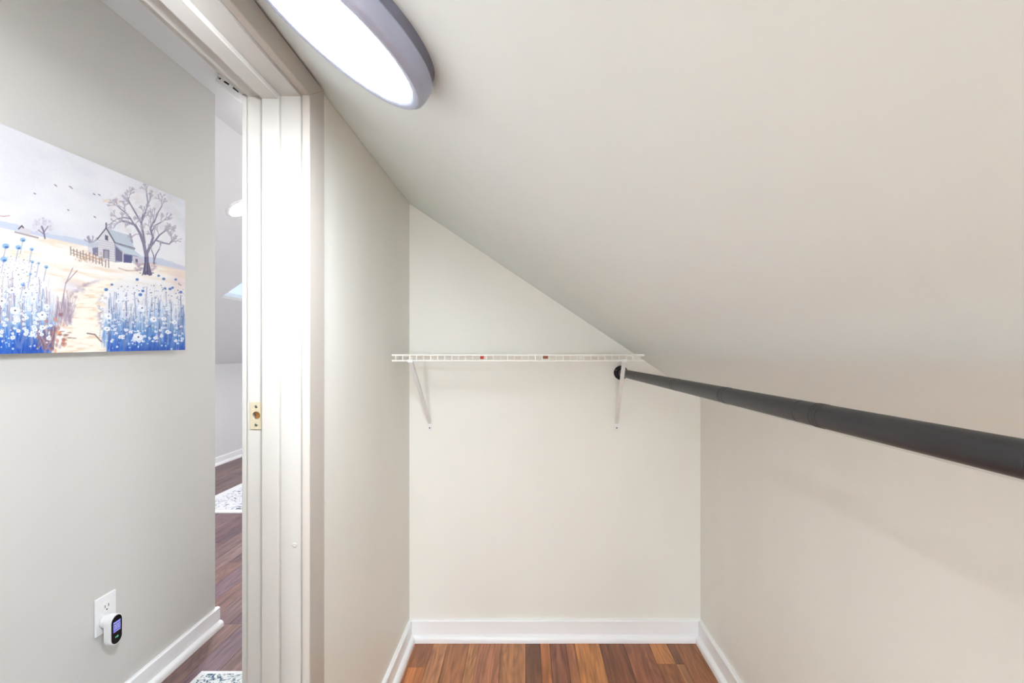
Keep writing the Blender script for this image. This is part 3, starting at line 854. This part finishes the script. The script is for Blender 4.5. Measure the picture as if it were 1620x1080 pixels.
    bk = np.exp(-((A - rgt - 2) / 6) ** 2) * ss(455, 470, B) * ss(560, 530, B); bl(0.5 * bk * ss(0.4, 0.65, fbm(A / 6, B / 4, 53)), (120, 108, 150))
    bl(0.6 * np.exp(-((A - 112) / 16) ** 2 - ((B - 452) / 9) ** 2), (222, 218, 232))
    # meadows
    stv = fbm((A + 0.15 * B) / 3.2, B / 26, 61)
    for side in (0, 1):
        if side == 0:
            edge = np.interp(B, [395, 430, 470, 500, 530, 560], [52, 74, 84, 92, 86, 76]); m = ss(7, -6, A - edge + 14 * (stv - 0.5)); top, bot = 405, 552
            m = m * ss(412, 462, B + 0.1 * A)
        else:
            edge = np.interp(B, [435, 460, 480, 500, 530, 560], [190, 170, 164, 162, 164, 172]); m = ss(-6, 8, A - edge + 14 * (stv - 0.5)); top, bot = 430, 552
            m = m * ss(430, 462, B - 0.02 * (A - 230))
        t = np.clip((B - top) / (bot - top), 0, 1)
        deep = t + 0.5 * (stv - 0.5) + 0.25 * (fbm(A / 22, B / 22, 71 + side) - 0.5)
        bl(m * 0.8, (234, 236, 242))
        bl(m * ss(0.38, 0.72, deep) * 0.85, (164, 196, 228)); bl(m * ss(0.60, 0.90, deep) * 0.92, (70, 126, 202)); bl(m * ss(0.78, 1.08, deep) * 0.95, (24, 70, 170))
        bl(m * 0.35 * ss(0.60, 0.8, stv), (236, 240, 248)); bl(m * 0.35 * ss(0.40, 0.2, stv) * t, (60, 64, 120))
    bl(0.55 * np.exp(-((A - 282) / 14) ** 2 - ((B - 446) / 22) ** 2), (228, 200, 196))
    bl(0.75 * np.exp(-((A + 5) / 26) ** 2 - ((B - 540) / 22) ** 2), (20, 96, 206))
    # stalks
    for k in range(130):
        x0 = -30 + 110 * rs.rand(); y0 = 505 + 45 * rs.rand(); h = 30 + 50 * rs.rand()
        line([(x0, y0), (x0 + 5 * rs.randn(), y0 - h)], 0.6, [(112, 122, 166), (176, 196, 224), (156, 132, 146)][k % 3], 0.45)
    for k in range(130):
        x0 = 170 + 122 * rs.rand(); y0 = 515 + 35 * rs.rand(); h = 20 + 45 * rs.rand()
        line([(x0, y0), (x0 + 3 * rs.randn(), y0 - h)], 0.6, [(84, 112, 172), (156, 186, 222), (98, 104, 146)][k % 3], 0.45)
    # dry grass and rust brush left of the path
    for k in range(90):
        x0 = 86 + 28 * rs.rand(); y0 = 500 + 16 * rs.rand(); line([(x0, y0), (x0 + 4 * rs.randn(), y0 - 10 - 32 * rs.rand())], 0.6, [(164, 146, 164), (140, 120, 140), (202, 188, 196)][k % 3], 0.42)
    line([(96, 492), (104, 448), (115, 424)], 0.8, (150, 132, 150), 0.7); line([(104, 448), (122, 428)], 0.6, (140, 120, 140), 0.7)
    for k in range(60): ell(88 + 9 * rs.randn(), 528 + 15 * rs.randn(), 3, 4, [(214, 130, 92), (196, 110, 84), (226, 168, 140), (130, 84, 96), (176, 150, 160)][k % 5], 0.5, 1.5)
    for k in range(26): line([(58 + 30 * rs.rand(), 552), (58 + 32 * rs.rand(), 515 + 16 * rs.rand())], 1.0, [(140, 96, 96), (186, 150, 150), (100, 84, 120)][k % 3], 0.6)
    for k in range(14): ell(104 + 8 * rs.randn(), 532 + 5 * rs.randn(), 5, 1.3, (140, 100, 90), 0.6, 1)
    line([(138, 527), (150, 529), (160, 540)], 1.2, (120, 92, 90), 0.8)
    # blossoms
    def flower(x, y, r, sd):
        g = np.random.RandomState(sd)
        tilt = 0.55 + 0.35 * g.rand()
        ell(x, y + 0.2 * r, 0.9 * r, 0.8 * r * tilt, (196, 212, 236), 0.5, 1.0)
        for k in range(6):
            a = k * 1.047 + g.rand(); ell(x + 0.5 * r * math.cos(a), y + 0.5 * r * tilt * math.sin(a), (0.36 + 0.2 * g.rand()) * r, (0.32 + 0.15 * g.rand()) * r, [(248, 248, 251), (240, 243, 249), (230, 236, 246)][k % 3], 0.9, 0.7)
        ell(x + 0.1 * r, y, max(0.2 * r, 0.8), max(0.17 * r, 0.7), (74, 66, 94), 0.95, 0.6)
    for k in range(330):
        y = 404 + 132 * rs.rand() ** 1.1; x = -45 + (95 + 0.24 * (y - 404)) * rs.rand() + 6; r = 1.2 + (y - 400) / 36 * (0.5 + 0.6 * rs.rand())
        if rs.rand() < 0.36: ell(x, y, 1.0 + 0.5 * rs.rand(), 0.9, (70, 66, 92), 0.8, 0.6)
        else: flower(x, y, r, 100 + k)
    for k in range(300):
        y = 448 + 92 * rs.rand(); x = 168 + 122 * rs.rand(); r = 1.1 + (y - 445) / 40 * (0.4 + 0.7 * rs.rand())
        if y < 470 and x < 185: continue
        if rs.rand() < 0.34: ell(x, y, 0.9 + 0.6 * rs.rand(), 1.0, (56, 70, 124), 0.8, 0.6)
        else: flower(x, y, r, 600 + k)
    for (x, y, r) in ((23, 491, 9), (66, 498, 8), (53, 473, 6.5), (74, 485, 6), (18, 459, 8), (40, 463, 7), (67, 518, 6), (2, 476, 9), (224, 487, 8), (243, 505, 6.5), (218, 533, 9), (171, 500, 7), (169, 520, 6), (187, 476, 5), (259, 504, 4.5), (265, 525, 4.5), (276, 510, 4.5), (200, 472, 5), (264, 488, 4)):
        flower(x, y, r, int(x * 7 + y))
    for (x, y, r) in ((36, 379, 5.2), (9, 389, 6.5), (29, 391, 5.5), (50, 394, 4), (6, 410, 6.5), (51, 414, 3.6), (61, 416, 3), (73, 422, 4), (48, 433, 3), (36, 450, 4)):
        line([(x, y + 2), (x - 4, y + 22)], 0.9, (150, 160, 190), 0.6); ell(x, y, r, r * 0.72, (146, 186, 222), 0.95, 1.2); ell(x + r * 0.2, y + r * 0.3, r * 0.6, r * 0.35, (58, 100, 160), 0.8, 1)
    for (x, y, r) in ((168, 458, 3.5), (217, 442, 3), (222, 466, 3.5), (226, 460, 3), (251, 436, 2.6), (259, 441, 3), (269, 457, 3), (273, 455, 2.6), (278, 442, 2.6), (286, 462, 3), (177, 450, 2.6), (261, 456, 2.6)):
        ell(x, y, r, r * 0.8, (74, 116, 180), 0.95, 1)
    for k in range(60):
        side = k % 2; x = (-20 + 100 * rs.rand()) if side == 0 else (176 + 110 * rs.rand()); ell(x, 520 + 32 * rs.rand(), 0.8 + 1.6 * rs.rand(), 0.8 + 1.4 * rs.rand(), (240, 246, 252), 0.8, 0.7)
    img[:] = np.clip(img * 0.965 + (fbm(Y * 300, Z * 300, 91, 2) - 0.5)[..., None] * 6, 0, 255)
    # mesh
    n = NY * NZ
    co = np.empty((n, 3), np.float32)
    co[:, 0] = CXF; co[:, 1] = Y.ravel(); co[:, 2] = Zt.ravel()
    org = np.array([CXF, (CY0 + CY1) / 2, CZ0]); co -= org
    idx = np.arange(n).reshape(NZ, NY)
    q = np.stack([idx[:-1, :-1], idx[:-1, 1:], idx[1:, 1:], idx[1:, :-1]], -1).reshape(-1, 4)
    me = bpy.data.meshes.new('print')
    me.vertices.add(n); me.vertices.foreach_set('co', co.ravel())
    me.loops.add(q.size); me.loops.foreach_set('vertex_index', q.ravel().astype(np.int32))
    me.polygons.add(len(q)); me.polygons.foreach_set('loop_start', np.arange(0, q.size, 4, dtype=np.int32)); me.polygons.foreach_set('loop_total', np.full(len(q), 4, np.int32))
    me.update(calc_edges=True)
    at = me.color_attributes.new('ink', 'FLOAT_COLOR', 'POINT')
    c = img.reshape(-1, 3) / 255.0
    c = np.where(c <= 0.04045, c / 12.92, ((c + 0.055) / 1.055) ** 2.4)
    at.data.foreach_set('color', np.c_[c, np.ones(n)].astype(np.float32).ravel())
    m, nt, p = new_mat('printed canvas')
    a = nt.nodes.new('ShaderNodeAttribute'); a.attribute_name = 'ink'
    nt.links.new(a.outputs['Color'], p.inputs['Base Color'])
    p.inputs['Roughness'].default_value = 0.55; p.inputs['Specular IOR Level'].default_value = 0.3
    me.materials.append(m)
    link('print', me, pic, org)
make_print()
